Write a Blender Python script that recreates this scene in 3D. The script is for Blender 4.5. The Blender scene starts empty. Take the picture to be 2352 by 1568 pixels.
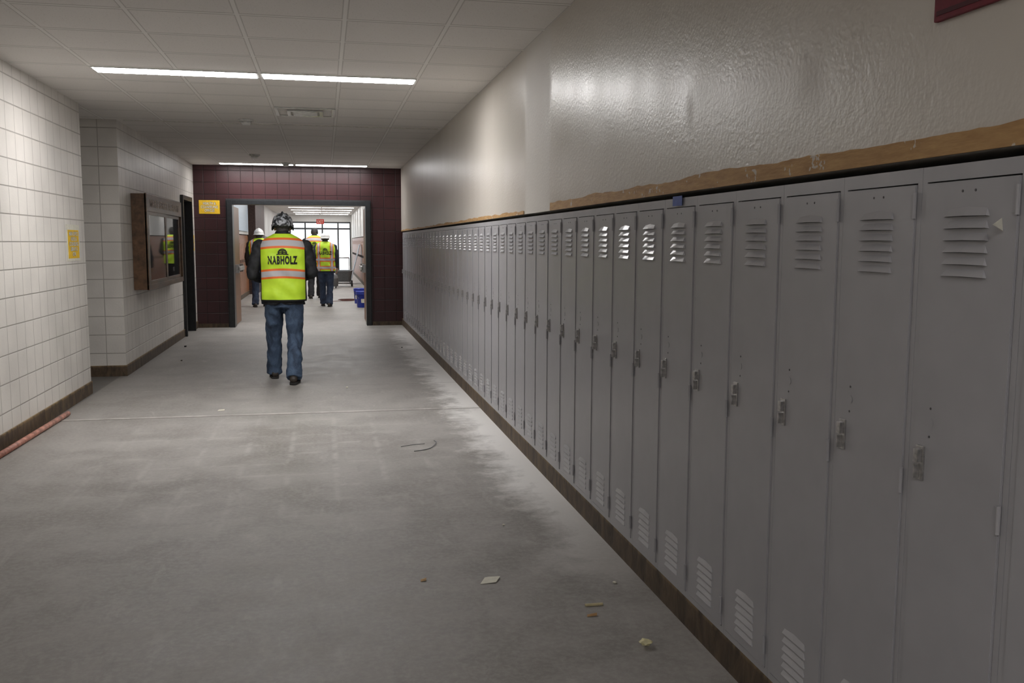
import bpy, bmesh, math, random
from mathutils import Vector, Matrix, Euler
random.seed(7)
scene = bpy.context.scene
COL = scene.collection
try:
    scene.view_settings.view_transform = 'Standard'
    scene.view_settings.look = 'None'
except Exception:
    pass

# ------------------------------------------------------------ node helpers
def new_mat(name):
    m = bpy.data.materials.new(name); m.use_nodes = True
    nt = m.node_tree
    b = nt.nodes.get('Principled BSDF')
    return m, nt, b
def setin(nt, sock, v):
    if isinstance(v, bpy.types.NodeSocket):
        nt.links.new(v, sock)
    else:
        if isinstance(v, (tuple, list)) and len(v) == 3 and sock.type == 'RGBA':
            v = (v[0], v[1], v[2], 1)
        sock.default_value = v
def M(nt, op, a, b=None, c=None):
    n = nt.nodes.new('ShaderNodeMath'); n.operation = op
    setin(nt, n.inputs[0], a)
    if b is not None: setin(nt, n.inputs[1], b)
    if c is not None: setin(nt, n.inputs[2], c)
    return n.outputs[0]
def MR(nt, v, lo, hi, a=0.0, b=1.0):
    n = nt.nodes.new('ShaderNodeMapRange'); n.clamp = True
    setin(nt, n.inputs[0], v)
    n.inputs[1].default_value = lo; n.inputs[2].default_value = hi
    n.inputs[3].default_value = a; n.inputs[4].default_value = b
    return n.outputs[0]
def MIX(nt, f, a, b):
    n = nt.nodes.new('ShaderNodeMix'); n.data_type = 'RGBA'
    setin(nt, n.inputs[0], f); setin(nt, n.inputs[6], a); setin(nt, n.inputs[7], b)
    return n.outputs[2]
def NOISE(nt, vec, scale, detail=3.0, rough=0.55, dist=0.0):
    n = nt.nodes.new('ShaderNodeTexNoise')
    if vec is not None: nt.links.new(vec, n.inputs['Vector'])
    n.inputs['Scale'].default_value = scale; n.inputs['Detail'].default_value = detail
    n.inputs['Roughness'].default_value = rough; n.inputs['Distortion'].default_value = dist
    return n.outputs[0]
def POS(nt):
    g = nt.nodes.new('ShaderNodeNewGeometry'); return g
def SEP(nt, v):
    s = nt.nodes.new('ShaderNodeSeparateXYZ'); nt.links.new(v, s.inputs[0]); return s.outputs
def SCALEV(nt, v, sx, sy, sz):
    n = nt.nodes.new('ShaderNodeVectorMath'); n.operation = 'MULTIPLY'
    nt.links.new(v, n.inputs[0]); n.inputs[1].default_value = (sx, sy, sz); return n.outputs[0]
def OBJC(nt):
    t = nt.nodes.new('ShaderNodeTexCoord'); return t.outputs['Object']
def BUMP(nt, b, h, strength=0.3, dist=0.01):
    n = nt.nodes.new('ShaderNodeBump'); n.inputs['Strength'].default_value = strength
    n.inputs['Distance'].default_value = dist
    nt.links.new(h, n.inputs['Height']); nt.links.new(n.outputs[0], b.inputs['Normal'])
def LINE(nt, c, off, period, width, soft=0.003):
    a = M(nt, 'SUBTRACT', c, off); a = M(nt, 'DIVIDE', a, period)
    a = M(nt, 'ADD', a, 0.5); a = M(nt, 'FRACT', a); a = M(nt, 'SUBTRACT', a, 0.5)
    a = M(nt, 'ABSOLUTE', a); a = M(nt, 'MULTIPLY', a, period)
    return MR(nt, a, width/2+soft, width/2-soft*0.2)
def BAND(nt, c, lo, hi, soft=0.001):
    a = MR(nt, c, lo-soft, lo+soft); b = MR(nt, c, hi+soft, hi-soft)
    return M(nt, 'MULTIPLY', a, b)
def simple(name, col, rough=0.5, metal=0.0, nscale=30, namt=0.12, bump=0.0, emis=0.0, stretch=(1,1,1), spec=None):
    m, nt, b = new_mat(name)
    v = SCALEV(nt, OBJC(nt), *stretch)
    n = NOISE(nt, v, nscale, 2)
    d = tuple(max(0, c*(1-namt*1.6)) for c in col); l = tuple(min(1, c*(1+namt*1.6)) for c in col)
    c = MIX(nt, MR(nt, n, 0.3, 0.7), d, l)
    nt.links.new(c, b.inputs['Base Color'])
    b.inputs['Roughness'].default_value = rough; b.inputs['Metallic'].default_value = metal
    if spec is not None: b.inputs['Specular IOR Level'].default_value = spec
    if bump > 0: BUMP(nt, b, n, bump, 0.01)
    if emis > 0:
        nt.links.new(c, b.inputs['Emission Color']); b.inputs['Emission Strength'].default_value = emis
        try: m.cycles.emission_sampling = 'NONE'
        except Exception: pass
    return m

# ------------------------------------------------------------ materials
def blocks(name, base, mortar, rough, zoff=0.0, uoff=0.0, streak=0.06, bstr=0.6):
    m, nt, b = new_mat(name)
    g = POS(nt); p = SEP(nt, g.outputs['Position']); n = SEP(nt, g.outputs['True Normal'])
    ax = MR(nt, M(nt, 'ABSOLUTE', n[0]), 0.4, 0.6)
    u = M(nt, 'ADD', M(nt, 'MULTIPLY', ax, p[1]), M(nt, 'MULTIPLY', M(nt, 'SUBTRACT', 1.0, ax), p[0]))
    lv = LINE(nt, u, uoff, 0.2032, 0.006, 0.003)
    lh = LINE(nt, p[2], zoff, 0.2032, 0.006, 0.003)
    ln = M(nt, 'MAXIMUM', M(nt, 'MULTIPLY', lv, 0.8), lh)
    n1 = NOISE(nt, g.outputs['Position'], 1.6, 3); n2 = NOISE(nt, g.outputs['Position'], 60, 2)
    d = tuple(c*(1-streak*3) for c in base); l = tuple(min(1, c*(1+streak*2)) for c in base)
    c = MIX(nt, MR(nt, n1, 0.3, 0.7), d, l)
    c = MIX(nt, ln, c, mortar)
    nt.links.new(c, b.inputs['Base Color'])
    b.inputs['Roughness'].default_value = rough
    h = M(nt, 'ADD', M(nt, 'MULTIPLY', ln, -1.0), M(nt, 'MULTIPLY', n2, 0.25))
    BUMP(nt, b, h, bstr, 0.006)
    return m
mat_block = blocks('painted_block_cream', (0.66, 0.63, 0.585), (0.38, 0.355, 0.325), 0.42, 0.05, 0.07, 0.05)
mat_maroon = blocks('painted_block_maroon', (0.042, 0.012, 0.014), (0.010, 0.004, 0.005), 0.45, 0.05, 0.03, 0.10, 0.8)

def mk_floor():
    m, nt, b = new_mat('worn_concrete')
    g = POS(nt); P = g.outputs['Position']; p = SEP(nt, P)
    big = NOISE(nt, P, 0.8, 4, 0.6, 0.2)
    mid = NOISE(nt, P, 3.2, 6, 0.72, 0.15)
    fine = NOISE(nt, P, 38, 3, 0.7)
    scuff = NOISE(nt, SCALEV(nt, P, 1.0, 0.35, 1.0), 7.0, 4, 0.7, 0.4)
    c = MIX(nt, MR(nt, big, 0.3, 0.7), (0.235, 0.219, 0.200), (0.335, 0.318, 0.297))
    c = MIX(nt, MR(nt, mid, 0.46, 0.72, 0, 0.5), c, (0.45, 0.43, 0.405))
    c = MIX(nt, MR(nt, mid, 0.48, 0.28, 0, 0.5), c, (0.165, 0.15, 0.132))
    c = MIX(nt, MR(nt, scuff, 0.58, 0.75, 0, 0.40), c, (0.50, 0.48, 0.455))
    c = MIX(nt, MR(nt, scuff, 0.42, 0.28, 0, 0.30), c, (0.17, 0.155, 0.138))
    gx = LINE(nt, p[0], 0.05, 0.305, 0.022, 0.018); gy = LINE(nt, p[1], 0.1, 0.305, 0.03, 0.02)
    gl = M(nt, 'MAXIMUM', M(nt, 'MULTIPLY', gx, MR(nt, mid, 0.44, 0.58)), M(nt, 'MULTIPLY', gy, MR(nt, mid, 0.45, 0.60, 0, 0.8)))
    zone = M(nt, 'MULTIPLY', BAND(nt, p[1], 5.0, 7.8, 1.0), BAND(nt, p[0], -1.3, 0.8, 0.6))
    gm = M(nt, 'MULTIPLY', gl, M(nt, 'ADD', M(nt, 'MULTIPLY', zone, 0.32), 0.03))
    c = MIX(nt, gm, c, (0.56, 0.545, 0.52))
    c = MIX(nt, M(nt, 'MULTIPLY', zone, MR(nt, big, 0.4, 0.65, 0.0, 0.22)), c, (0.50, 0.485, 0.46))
    c = MIX(nt, MR(nt, fine, 0.42, 0.66, 0, 0.30), c, (0.46, 0.445, 0.42))
    dx = MR(nt, M(nt, 'ADD', p[0], M(nt, 'MULTIPLY', mid, 0.75)), 1.36, 1.60)
    dy = BAND(nt, p[1], 4.4, 15.5, 0.9)
    c = MIX(nt, M(nt, 'MULTIPLY', M(nt, 'MULTIPLY', dx, dy), 0.95), c, (0.80, 0.785, 0.76))
    dl = MR(nt, M(nt, 'SUBTRACT', M(nt, 'MULTIPLY', mid, 0.4), p[0]), 2.15, 2.5)
    c = MIX(nt, M(nt, 'MULTIPLY', dl, 0.35), c, (0.15, 0.13, 0.105))
    yj = M(nt, 'ADD', p[1], M(nt, 'MULTIPLY', mid, 0.05))
    j1 = BAND(nt, yj, 8.075, 8.12, 0.02); j2 = BAND(nt, yj, 8.04, 8.072, 0.005)
    j3 = BAND(nt, yj, 9.60, 9.615, 0.006)
    xr = MR(nt, p[0], -2.5, -2.4)
    c = MIX(nt, M(nt, 'MULTIPLY', j1, MR(nt, mid, 0.35, 0.6, 0.15, 0.8)), c, (0.66, 0.64, 0.60))
    c = MIX(nt, M(nt, 'MULTIPLY', j2, 0.7), c, (0.13, 0.12, 0.10))
    c = MIX(nt, M(nt, 'MULTIPLY', M(nt, 'MULTIPLY', j3, xr), 0.5), c, (0.15, 0.14, 0.12))
    sp = MR(nt, p[0], -2.22, -2.24)
    c = MIX(nt, M(nt, 'MULTIPLY', sp, 0.65), c, (0.09, 0.085, 0.08))
    nt.links.new(c, b.inputs['Base Color'])
    r = MR(nt, mid, 0.3, 0.7, 0.45, 0.65); nt.links.new(r, b.inputs['Roughness'])
    BUMP(nt, b, M(nt, 'ADD', M(nt, 'MULTIPLY', fine, 0.3), mid), 0.12, 0.01)
    return m
mat_floor = mk_floor()

def mk_ceiling():
    m, nt, b = new_mat('acoustic_tile_grid')
    g = POS(nt); P = g.outputs['Position']; p = SEP(nt, P)
    lx = LINE(nt, p[0], 0.75, 0.61, 0.022, 0.003); ly = LINE(nt, p[1], 7.465, 0.61, 0.022, 0.003)
    l = M(nt, 'MAXIMUM', lx, ly)
    ex = LINE(nt, p[0], 0.75, 0.61, 0.032, 0.005); ey = LINE(nt, p[1], 7.465, 0.61, 0.048, 0.008)
    e = M(nt, 'MAXIMUM', ex, ey)
    sp = NOISE(nt, P, 90, 1, 0.8)
    fx = M(nt, 'FLOOR', M(nt, 'DIVIDE', M(nt, 'SUBTRACT', p[0], 0.75), 0.61)); fy = M(nt, 'FLOOR', M(nt, 'DIVIDE', M(nt, 'SUBTRACT', p[1], 7.465), 0.61))
    wn = nt.nodes.new('ShaderNodeTexWhiteNoise'); wn.noise_dimensions = '2D'
    cb = nt.nodes.new('ShaderNodeCombineXYZ'); nt.links.new(fx, cb.inputs[0]); nt.links.new(fy, cb.inputs[1]); nt.links.new(cb.outputs[0], wn.inputs['Vector'])
    c = MIX(nt, wn.outputs[0], (0.75, 0.72, 0.69), (0.80, 0.77, 0.74))
    c = MIX(nt, MR(nt, sp, 0.62, 0.72, 0, 0.35), c, (0.40, 0.37, 0.34))
    c = MIX(nt, M(nt, 'MULTIPLY', e, 0.6), c, (0.38, 0.355, 0.33))  # dark edges paint the shadow beside the grid bars into the tile colour
    c = MIX(nt, l, c, (0.83, 0.81, 0.78))
    nt.links.new(c, b.inputs['Base Color']); b.inputs['Roughness'].default_value = 0.8
    BUMP(nt, b, M(nt, 'ADD', M(nt, 'MULTIPLY', sp, 0.2), l), 0.3, 0.005)
    return m
mat_ceil = mk_ceiling()

def mk_wallr():
    m, nt, b = new_mat('glossy_beige_paint')
    g = POS(nt); P = g.outputs['Position']; p = SEP(nt, P)
    n1 = NOISE(nt, P, 1.0, 2, 0.5); peel = NOISE(nt, P, 70, 1, 0.5); mid = NOISE(nt, P, 9, 1)
    wave = NOISE(nt, SCALEV(nt, P, 1, 1.6, 0.6), 2.2, 1, 0.4)
    c = MIX(nt, MR(nt, n1, 0.0, 1.0), (0.555, 0.515, 0.455), (0.615, 0.575, 0.515))
    strip = BAND(nt, p[1], 5.47, 6.17, 0.04)
    c = MIX(nt, strip, c, (0.64, 0.61, 0.565))
    def blob(y, z, ry, rz):
        a = M(nt, 'DIVIDE', M(nt, 'SUBTRACT', p[1], y), ry); d = M(nt, 'DIVIDE', M(nt, 'SUBTRACT', p[2], z), rz)
        r = M(nt, 'SQRT', M(nt, 'ADD', M(nt, 'MULTIPLY', a, a), M(nt, 'MULTIPLY', d, d)))
        r = M(nt, 'ADD', r, M(nt, 'MULTIPLY', M(nt, 'SUBTRACT', mid, 0.5), 0.9))
        return MR(nt, r, 1.4, 0.2)
    bl = M(nt, 'MAXIMUM', blob(3.29, 1.96, 0.04, 0.085), M(nt, 'MULTIPLY', blob(2.42, 1.95, 0.07, 0.10), 0.6))
    c = MIX(nt, M(nt, 'MULTIPLY', bl, 0.38), c, (0.30, 0.265, 0.225))
    rr = M(nt, 'ADD', M(nt, 'MULTIPLY', strip, 0.25), MR(nt, wave, 0.2, 0.8, 0.29, 0.37))
    rr = M(nt, 'ADD', rr, M(nt, 'MULTIPLY', bl, 0.12))
    nt.links.new(c, b.inputs['Base Color']); nt.links.new(rr, b.inputs['Roughness'])
    BUMP(nt, b, M(nt, 'ADD', peel, M(nt, 'MULTIPLY', wave, 2.5)), 0.30, 0.004)
    return m
mat_wallr = mk_wallr()
def mk_band():
    m, nt, b = new_mat('exposed_tan_plaster')
    g = POS(nt); P = g.outputs['Position']
    n = NOISE(nt, SCALEV(nt, P, 1, 1, 6), 9, 3, 0.7); ch = NOISE(nt, P, 16, 3, 0.7)
    c = MIX(nt, MR(nt, n, 0.3, 0.7), (0.36, 0.20, 0.08), (0.50, 0.31, 0.13))
    c = MIX(nt, MR(nt, ch, 0.63, 0.65), c, (0.56, 0.50, 0.43))
    nt.links.new(c, b.inputs['Base Color']); b.inputs['Roughness'].default_value = 0.7
    BUMP(nt, b, n, 0.5, 0.004)
    return m
mat_band = mk_band()
def mk_base():
    m, nt, b = new_mat('raw_adhesive_base')
    g = POS(nt); P = g.outputs['Position']; p = SEP(nt, P)
    n = NOISE(nt, SCALEV(nt, P, 1, 1, 0.4), 12, 4, 0.75, 0.5)
    c = MIX(nt, MR(nt, n, 0.35, 0.65), (0.035, 0.023, 0.014), (0.12, 0.08, 0.045))
    edge = MR(nt, p[2], 0.10, 0.118)
    c = MIX(nt, M(nt, 'MULTIPLY', edge, MR(nt, n, 0.4, 0.55, 0.2, 0.9)), c, (0.26, 0.18, 0.09))
    nt.links.new(c, b.inputs['Base Color']); b.inputs['Roughness'].default_value = 0.65
    BUMP(nt, b, n, 0.6, 0.006)
    return m
mat_base = mk_base()

mat_locker = simple('locker_paint_grey', (0.355, 0.352, 0.368), 0.34, 0, 6, 0.03, 0.02)
mat_lockdark = simple('locker_painted_shade_and_latch', (0.085, 0.083, 0.085), 0.7)  # dark colour painting shade in gaps, holes and under louvres; also orange latches
mat_louvre_lit = simple('locker_louvre_painted_highlight', (0.43, 0.428, 0.445), 0.22, 0, 6, 0.03)  # locker grey lightened, painting the light the louvres catch into their colour
mat_orange = simple('locker_paint_orange', (0.26, 0.095, 0.03), 0.4, 0, 3, 0.15)
mat_steel = simple('worn_steel', (0.46, 0.455, 0.45), 0.28, 0.88, 80, 0.15)
mat_darkmetal = simple('dark_painted_metal', (0.018, 0.020, 0.022), 0.4, 0.0, 20, 0.15)
mat_white = simple('white_enamel', (0.68, 0.68, 0.66), 0.35)
mat_wood = simple('stained_oak', (0.105, 0.055, 0.027), 0.4, 0, 14, 0.3, 0.1, stretch=(1, 0.15, 1))
mat_wooddoor = simple('oak_door_veneer', (0.20, 0.085, 0.03), 0.4, 0, 12, 0.2, stretch=(1, 1, 0.1))
mat_cork = simple('case_backing_dark', (0.04, 0.033, 0.03), 0.8)
mat_letters = simple('carved_letters_light', (0.28, 0.20, 0.13), 0.5)
mat_yellow = simple('yellow_paper', (0.80, 0.50, 0.02), 0.6, namt=0.05)
mat_paper = simple('white_paper', (0.72, 0.70, 0.60), 0.7, namt=0.05)
mat_black = simple('black_ink', (0.010, 0.010, 0.011), 0.7)
mat_inkwhite = simple('white_ink', (0.85, 0.82, 0.70), 0.6)
mat_brick = simple('dark_brown_brick', (0.05, 0.025, 0.02), 0.6, 0, 25, 0.3, 0.2)
mat_blue = simple('blue_plastic', (0.02, 0.045, 0.42), 0.35)
mat_bluetape = simple('blue_masking_tape', (0.03, 0.07, 0.32), 0.6)
mat_red = simple('maroon_banner_cloth', (0.15, 0.008, 0.02), 0.6)
mat_reddark = simple('banner_emblem_dark', (0.06, 0.004, 0.01), 0.6)
mat_pipe = simple('reddish_plastic_pipe', (0.42, 0.19, 0.14), 0.5, 0, 20, 0.25)
mat_exit = simple('exit_red', (0.65, 0.04, 0.03), 0.5, emis=0.1)
mat_greyeq = simple('grey_equipment', (0.16, 0.17, 0.18), 0.5)
mat_rubber = simple('black_rubber', (0.02, 0.02, 0.02), 0.6)
mat_cord = simple('red_cord', (0.12, 0.025, 0.015), 0.5)
mat_board = simple('pale_blue_board', (0.42, 0.52, 0.62), 0.4)
mat_ground = simple('outdoor_pavement', (0.55, 0.55, 0.54), 0.8)
def mk_emit(name, col, s):
    m, nt, b = new_mat(name)
    n = NOISE(nt, OBJC(nt), 3, 1)
    c = MIX(nt, MR(nt, n, 0.3, 0.7), tuple(x*0.97 for x in col), col)
    nt.links.new(c, b.inputs['Base Color']); nt.links.new(c, b.inputs['Emission Color'])
    b.inputs['Emission Strength'].default_value = s
    return m
mat_lamp = mk_emit('lamp_diffuser', (1.0, 0.98, 0.975), 54)
mat_lampmid = mk_emit('lamp_diffuser_middle', (1.0, 0.98, 0.975), 34)
mat_lampnear = mk_emit('lamp_diffuser_near', (1.0, 0.975, 0.97), 42)
mat_lampfar = mk_emit('lamp_diffuser_far', (1.0, 0.985, 0.975), 28)
def mk_glass():
    m, nt, b = new_mat('case_glass')
    n = NOISE(nt, OBJC(nt), 2, 1)
    c = MIX(nt, n, (0.025, 0.025, 0.028), (0.035, 0.033, 0.033))
    nt.links.new(c, b.inputs['Base Color'])
    b.inputs['Roughness'].default_value = 0.03
    b.inputs['Specular IOR Level'].default_value = 0.28
    b.inputs['Alpha'].default_value = 0.75; b.inputs['IOR'].default_value = 1.4
    return m
mat_glass = mk_glass()

# ------------------------------------------------------------ mesh helpers
def box(bm, x0, x1, y0, y1, z0, z1, mi=0):
    vs = [bm.verts.new((x, y, z)) for x in (x0, x1) for y in (y0, y1) for z in (z0, z1)]
    F = [(0,1,3,2),(4,6,7,5),(0,4,5,1),(2,3,7,6),(0,2,6,4),(1,5,7,3)]
    out = []
    for f in F:
        fc = bm.faces.new([vs[i] for i in f]); fc.material_index = mi; out.append(fc)
    return out
def finish(bm, name, mats, smooth=False, bevel=0.0, parent=None, loc=None, angle=40):
    bmesh.ops.recalc_face_normals(bm, faces=bm.faces[:])
    if bevel > 0:
        es = [e for e in bm.edges if len(e.link_faces) == 2 and e.calc_face_angle(0) > 0.6]
        bmesh.ops.bevel(bm, geom=es, offset=bevel, segments=2, affect='EDGES', profile=0.6)
    me = bpy.data.meshes.new(name); bm.to_mesh(me); bm.free()
    if not isinstance(mats, (list, tuple)): mats = [mats]
    for mm in mats: me.materials.append(mm)
    if smooth:
        for p in me.polygons: p.use_smooth = True
    o = bpy.data.objects.new(name, me); COL.objects.link(o)
    if parent is not None: o.parent = parent
    if loc is not None: o.location = loc
    return o
def tag(o, label=None, category=None, kind=None, group=None):
    if label: o['label'] = label
    if category: o['category'] = category
    if kind: o['kind'] = kind
    if group: o['group'] = group
    return o
def empty(name, loc, rotz=0.0):
    o = bpy.data.objects.new(name, None); o.empty_display_size = 0.1
    o.location = loc; o.rotation_euler = (0, 0, rotz); COL.objects.link(o); return o
def boxobj(name, dims, mat, bevel=0, parent=None, loc=None):
    bm = bmesh.new(); box(bm, *dims); return finish(bm, name, mat, bevel=bevel, parent=parent, loc=loc)
def structure(name, boxes, mat, label, bevel=0, category=None):
    bm = bmesh.new()
    for d in boxes: box(bm, *d)
    o = finish(bm, name, mat, bevel=bevel)
    tag(o, label, category or name.split('_')[0], 'structure'); return o
def align(p0, p1):
    d = (p1-p0); L = d.length
    q = Vector((0,0,1)).rotation_difference(d.normalized() if L > 1e-6 else Vector((0,0,1)))
    return Matrix.Translation((p0+p1)/2) @ q.to_matrix().to_4x4(), L
def cyl(bm, p0, p1, r0, r1=None, seg=16, mi=0):
    p0 = Vector(p0); p1 = Vector(p1)
    if r1 is None: r1 = r0
    mt, L = align(p0, p1)
    r = bmesh.ops.create_cone(bm, cap_ends=True, segments=seg, radius1=r0, radius2=r1, depth=L, matrix=mt)
    if mi:
        for v in r['verts']:
            for f in v.link_faces: f.material_index = mi
def ell(bm, c, r, sub=2, rot=None):
    mt = Matrix.Translation(Vector(c))
    if rot is not None: mt = mt @ rot
    mt = mt @ Matrix.Diagonal((r[0], r[1], r[2], 1))
    bmesh.ops.create_icosphere(bm, subdivisions=sub, radius=1.0, matrix=mt)
def caps(bm, p0, p1, r0, r1, c0=True, c1=True):
    cyl(bm, p0, p1, r0, r1, 18)
    if c0: ell(bm, p0, (r0*1.0,)*3)
    if c1: ell(bm, p1, (r1*1.0,)*3)
def loft(bm, rings, close=True):
    loops = [[bm.verts.new(p) for p in r] for r in rings]
    n = len(rings[0])
    for a, b in zip(loops[:-1], loops[1:]):
        for i in range(n):
            bm.faces.new((a[i], a[(i+1) % n], b[(i+1) % n], b[i]))
    if close:
        bm.faces.new(loops[0][::-1]); bm.faces.new(loops[-1])
def remeshed(bm, name, mat, voxel, smooth_it=4, disp=0.0, dsize=0.15, parent=None):
    me = bpy.data.meshes.new(name+'_tmp'); bmesh.ops.recalc_face_normals(bm, faces=bm.faces[:]); bm.to_mesh(me); bm.free()
    o = bpy.data.objects.new(name+'_tmp', me); COL.objects.link(o)
    r = o.modifiers.new('r', 'REMESH'); r.mode = 'VOXEL'; r.voxel_size = voxel; r.use_smooth_shade = True
    s = o.modifiers.new('s', 'SMOOTH'); s.iterations = smooth_it; s.factor = 0.5
    if disp > 0:
        tx = bpy.data.textures.new(name+'_folds', 'CLOUDS'); tx.noise_scale = dsize; tx.noise_depth = 2
        d = o.modifiers.new('d', 'DISPLACE'); d.texture = tx; d.strength = disp; d.mid_level = 0.5
        d.texture_coords = 'LOCAL'
        s2 = o.modifiers.new('s2', 'SMOOTH'); s2.iterations = 1
    dg = bpy.context.evaluated_depsgraph_get(); dg.update()
    nm = bpy.data.meshes.new_from_object(o.evaluated_get(dg))
    nm.name = name; nm.materials.clear(); nm.materials.append(mat)
    for p in nm.polygons: p.use_smooth = True; p.material_index = 0
    bpy.data.objects.remove(o); bpy.data.meshes.remove(me)
    ob = bpy.data.objects.new(name, nm); COL.objects.link(ob)
    if parent is not None: ob.parent = parent
    return ob
def text_mesh(body, width, bold=0.0, height=None, extrude=0.0, spacing=1.0, char=1.0):
    cu = bpy.data.curves.new('txt', 'FONT'); cu.body = body; cu.align_x = 'CENTER'; cu.align_y = 'CENTER'
    cu.offset = bold; cu.extrude = extrude; cu.resolution_u = 4; cu.space_line = spacing; cu.space_character = char
    o = bpy.data.objects.new('txt', cu); COL.objects.link(o)
    dg = bpy.context.evaluated_depsgraph_get(); dg.update()
    me = bpy.data.meshes.new_from_object(o.evaluated_get(dg))
    bpy.data.objects.remove(o)
    xs = [v.co.x for v in me.vertices]; ys = [v.co.y for v in me.vertices]
    w = max(xs)-min(xs); h = max(ys)-min(ys); cx = (max(xs)+min(xs))/2; cy = (max(ys)+min(ys))/2
    sx = width/w; sy = (height/h) if height else sx
    for v in me.vertices:
        v.co.x = (v.co.x-cx)*sx; v.co.y = (v.co.y-cy)*sy
    return me
def text_obj(name, body, width, mat, parent, mtx, bold=0.0, height=None, spacing=1.0, extrude=0.0):
    me = text_mesh(body, width, bold, height, extrude, spacing)
    for v in me.vertices: v.co = mtx @ v.co
    me.materials.clear(); me.materials.append(mat)
    o = bpy.data.objects.new(name, me); COL.objects.link(o); o.parent = parent
    return o

# ------------------------------------------------------------ camera
H = 1.48
d = Vector((745-1176, 784-556, -2100.0)); r = Vector((1, -0.004, 0))
n = r.cross(d)
Yc = d.normalized(); Zc = n.normalized(); Xc = Yc.cross(Zc)
R = Matrix((Xc, Yc, Zc))
cam = bpy.data.cameras.new('camera'); cam.sensor_width = 36; cam.lens = 2100*36/2352
cam.clip_start = 0.05; cam.clip_end = 400
co = bpy.data.objects.new('camera', cam); COL.objects.link(co)
co.matrix_world = Matrix.Translation((0, 0, H)) @ R.to_4x4()
scene.camera = co

# ------------------------------------------------------------ shell
CZ = 2.78; XR = 1.35; XL = -2.26; XL2 = -2.17; YP = 16.5; PX0, PX1 = -1.54, 0.72; YE = 45.0
structure('floor', [(-6.2, 2.0, -4.2, YE+0.3, -0.1, 0)], mat_floor, 'bare worn grey concrete corridor floor with tile ghosting and dust')
structure('ceiling', [(-6.2, 2.0, -4.2, YE+0.3, CZ, CZ+0.1)], mat_ceil, 'suspended acoustic tile ceiling in white metal grid')
structure('wall_right', [(XR, 1.85, -4.2, YP, 1.676, CZ), (1.70, 1.85, -4.2, YP, 0, 1.676), (XR, 1.70, -4.2, 1.235, 0, 1.676)], mat_wallr,
          'glossy beige painted wall above the lockers')
structure('wall_left', [(XL-0.2, XL, -4.2, 9.5, 0, CZ), (-6.2, XL-0.2, 9.3, 9.5, 0, CZ)], mat_block, 'cream painted concrete block wall')
structure('wall_recess', [(XL2-0.2, XL2, 10.67, 15.05, 0, CZ), (XL2-0.2, XL2, 15.95, YP, 0, CZ), (XL2-0.2, XL2, 15.05, 15.95, 2.15, CZ),
                          (-6.2, XL2-0.2, 10.67, 10.87, 0, CZ), (-6.2, -6.0, 9.5, 10.67, 0, CZ), (XL2-0.6, XL2-0.5, 15.0, 16.0, 0, CZ)],
          mat_block, 'cream painted block wall with display case')
structure('wall_partition', [(XL2-0.2, PX0-0.11, YP, YP+0.22, 0, CZ), (PX1+0.10, 1.75, YP, YP+0.22, 0, CZ), (PX0-0.11, PX1+0.10, YP, YP+0.22, 2.215, CZ)],
          mat_maroon, 'maroon painted block wall around double doorway')
mat_plain = simple('pale_paint', (0.62, 0.615, 0.595), 0.5, namt=0.04)
structure('wall_passage_right', [(1.62, 1.8, YP+0.22, YE, 0, CZ), (1.3, 1.62, YP+0.22, YE, 1.68, CZ)], mat_plain, 'pale painted wall of the far passage')
structure('wall_passage_left', [(-2.6, -2.42, YP+0.22, YE, 0, CZ), (-2.42, -2.1, YP+0.22, YE, 1.68, CZ)], mat_plain, 'pale painted wall of the far passage')
structure('wall_rear', [(XL-0.2, XR, -4.2, -4.0, 0, CZ)], mat_block, 'cream block wall closing the corridor')
structure('wall_end', [(-2.6, -1.62, YE, YE+0.2, 0, CZ), (1.26, 1.8, YE, YE+0.2, 0, CZ), (-1.62, 1.26, YE, YE+0.2, 2.45, CZ)], mat_plain,
          'end wall around glazed entrance')
structure('trim_1', [(-2.14, -1.9, 27.0, 31.0, 0, CZ)], mat_brick, 'dark brown brick pilaster', category='trim')
bm = bmesh.new()
for x in (-1.62, -0.92, -0.12, 0.62, 1.20):
    box(bm, x, x+0.07, YE+0.02, YE+0.14, 0, 2.45)
for z in (0, 2.08, 2.38): box(bm, -1.6, 1.24, YE+0.03, YE+0.13, z, z+0.08)
box(bm, -0.86, 0.62, YE+0.03, YE+0.13, 0.9, 0.97)
tag(finish(bm, 'window_1', mat_darkmetal), 'dark aluminium storefront entrance frame with daylight beyond', 'window', 'structure')
structure('ground', [(-40, 40, YE+0.3, 120, -0.15, -0.05)], mat_ground, 'bright outdoor pavement')

structure('baseboard_right', [(XR+0.0, 1.70, 1.24, YP-0.001, 0, 0.118)], mat_base, 'dark brown raw adhesive strip below lockers', category='baseboard')
structure('baseboard_left', [(XL, XL+0.012, -4.0, 9.5, 0, 0.12)], mat_base, 'brown adhesive strip where base was removed', category='baseboard')
structure('baseboard_recess', [(XL2, XL2+0.012, 10.66, 14.98, 0, 0.12), (-6.0, XL2+0.012, 10.656, 10.67, 0, 0.12), (XL2, XL2+0.012, 16.03, YP-0.002, 0, 0.12)], mat_base, 'brown adhesive strip where base was removed', category='baseboard')
structure('baseboard_partition', [(XL2+0.013, PX0-0.115, YP-0.012, YP, 0, 0.07), (PX1+0.105, XR-0.001, YP-0.012, YP, 0, 0.07)], mat_base, 'tan brown adhesive strip below maroon wall', category='baseboard')

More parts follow.
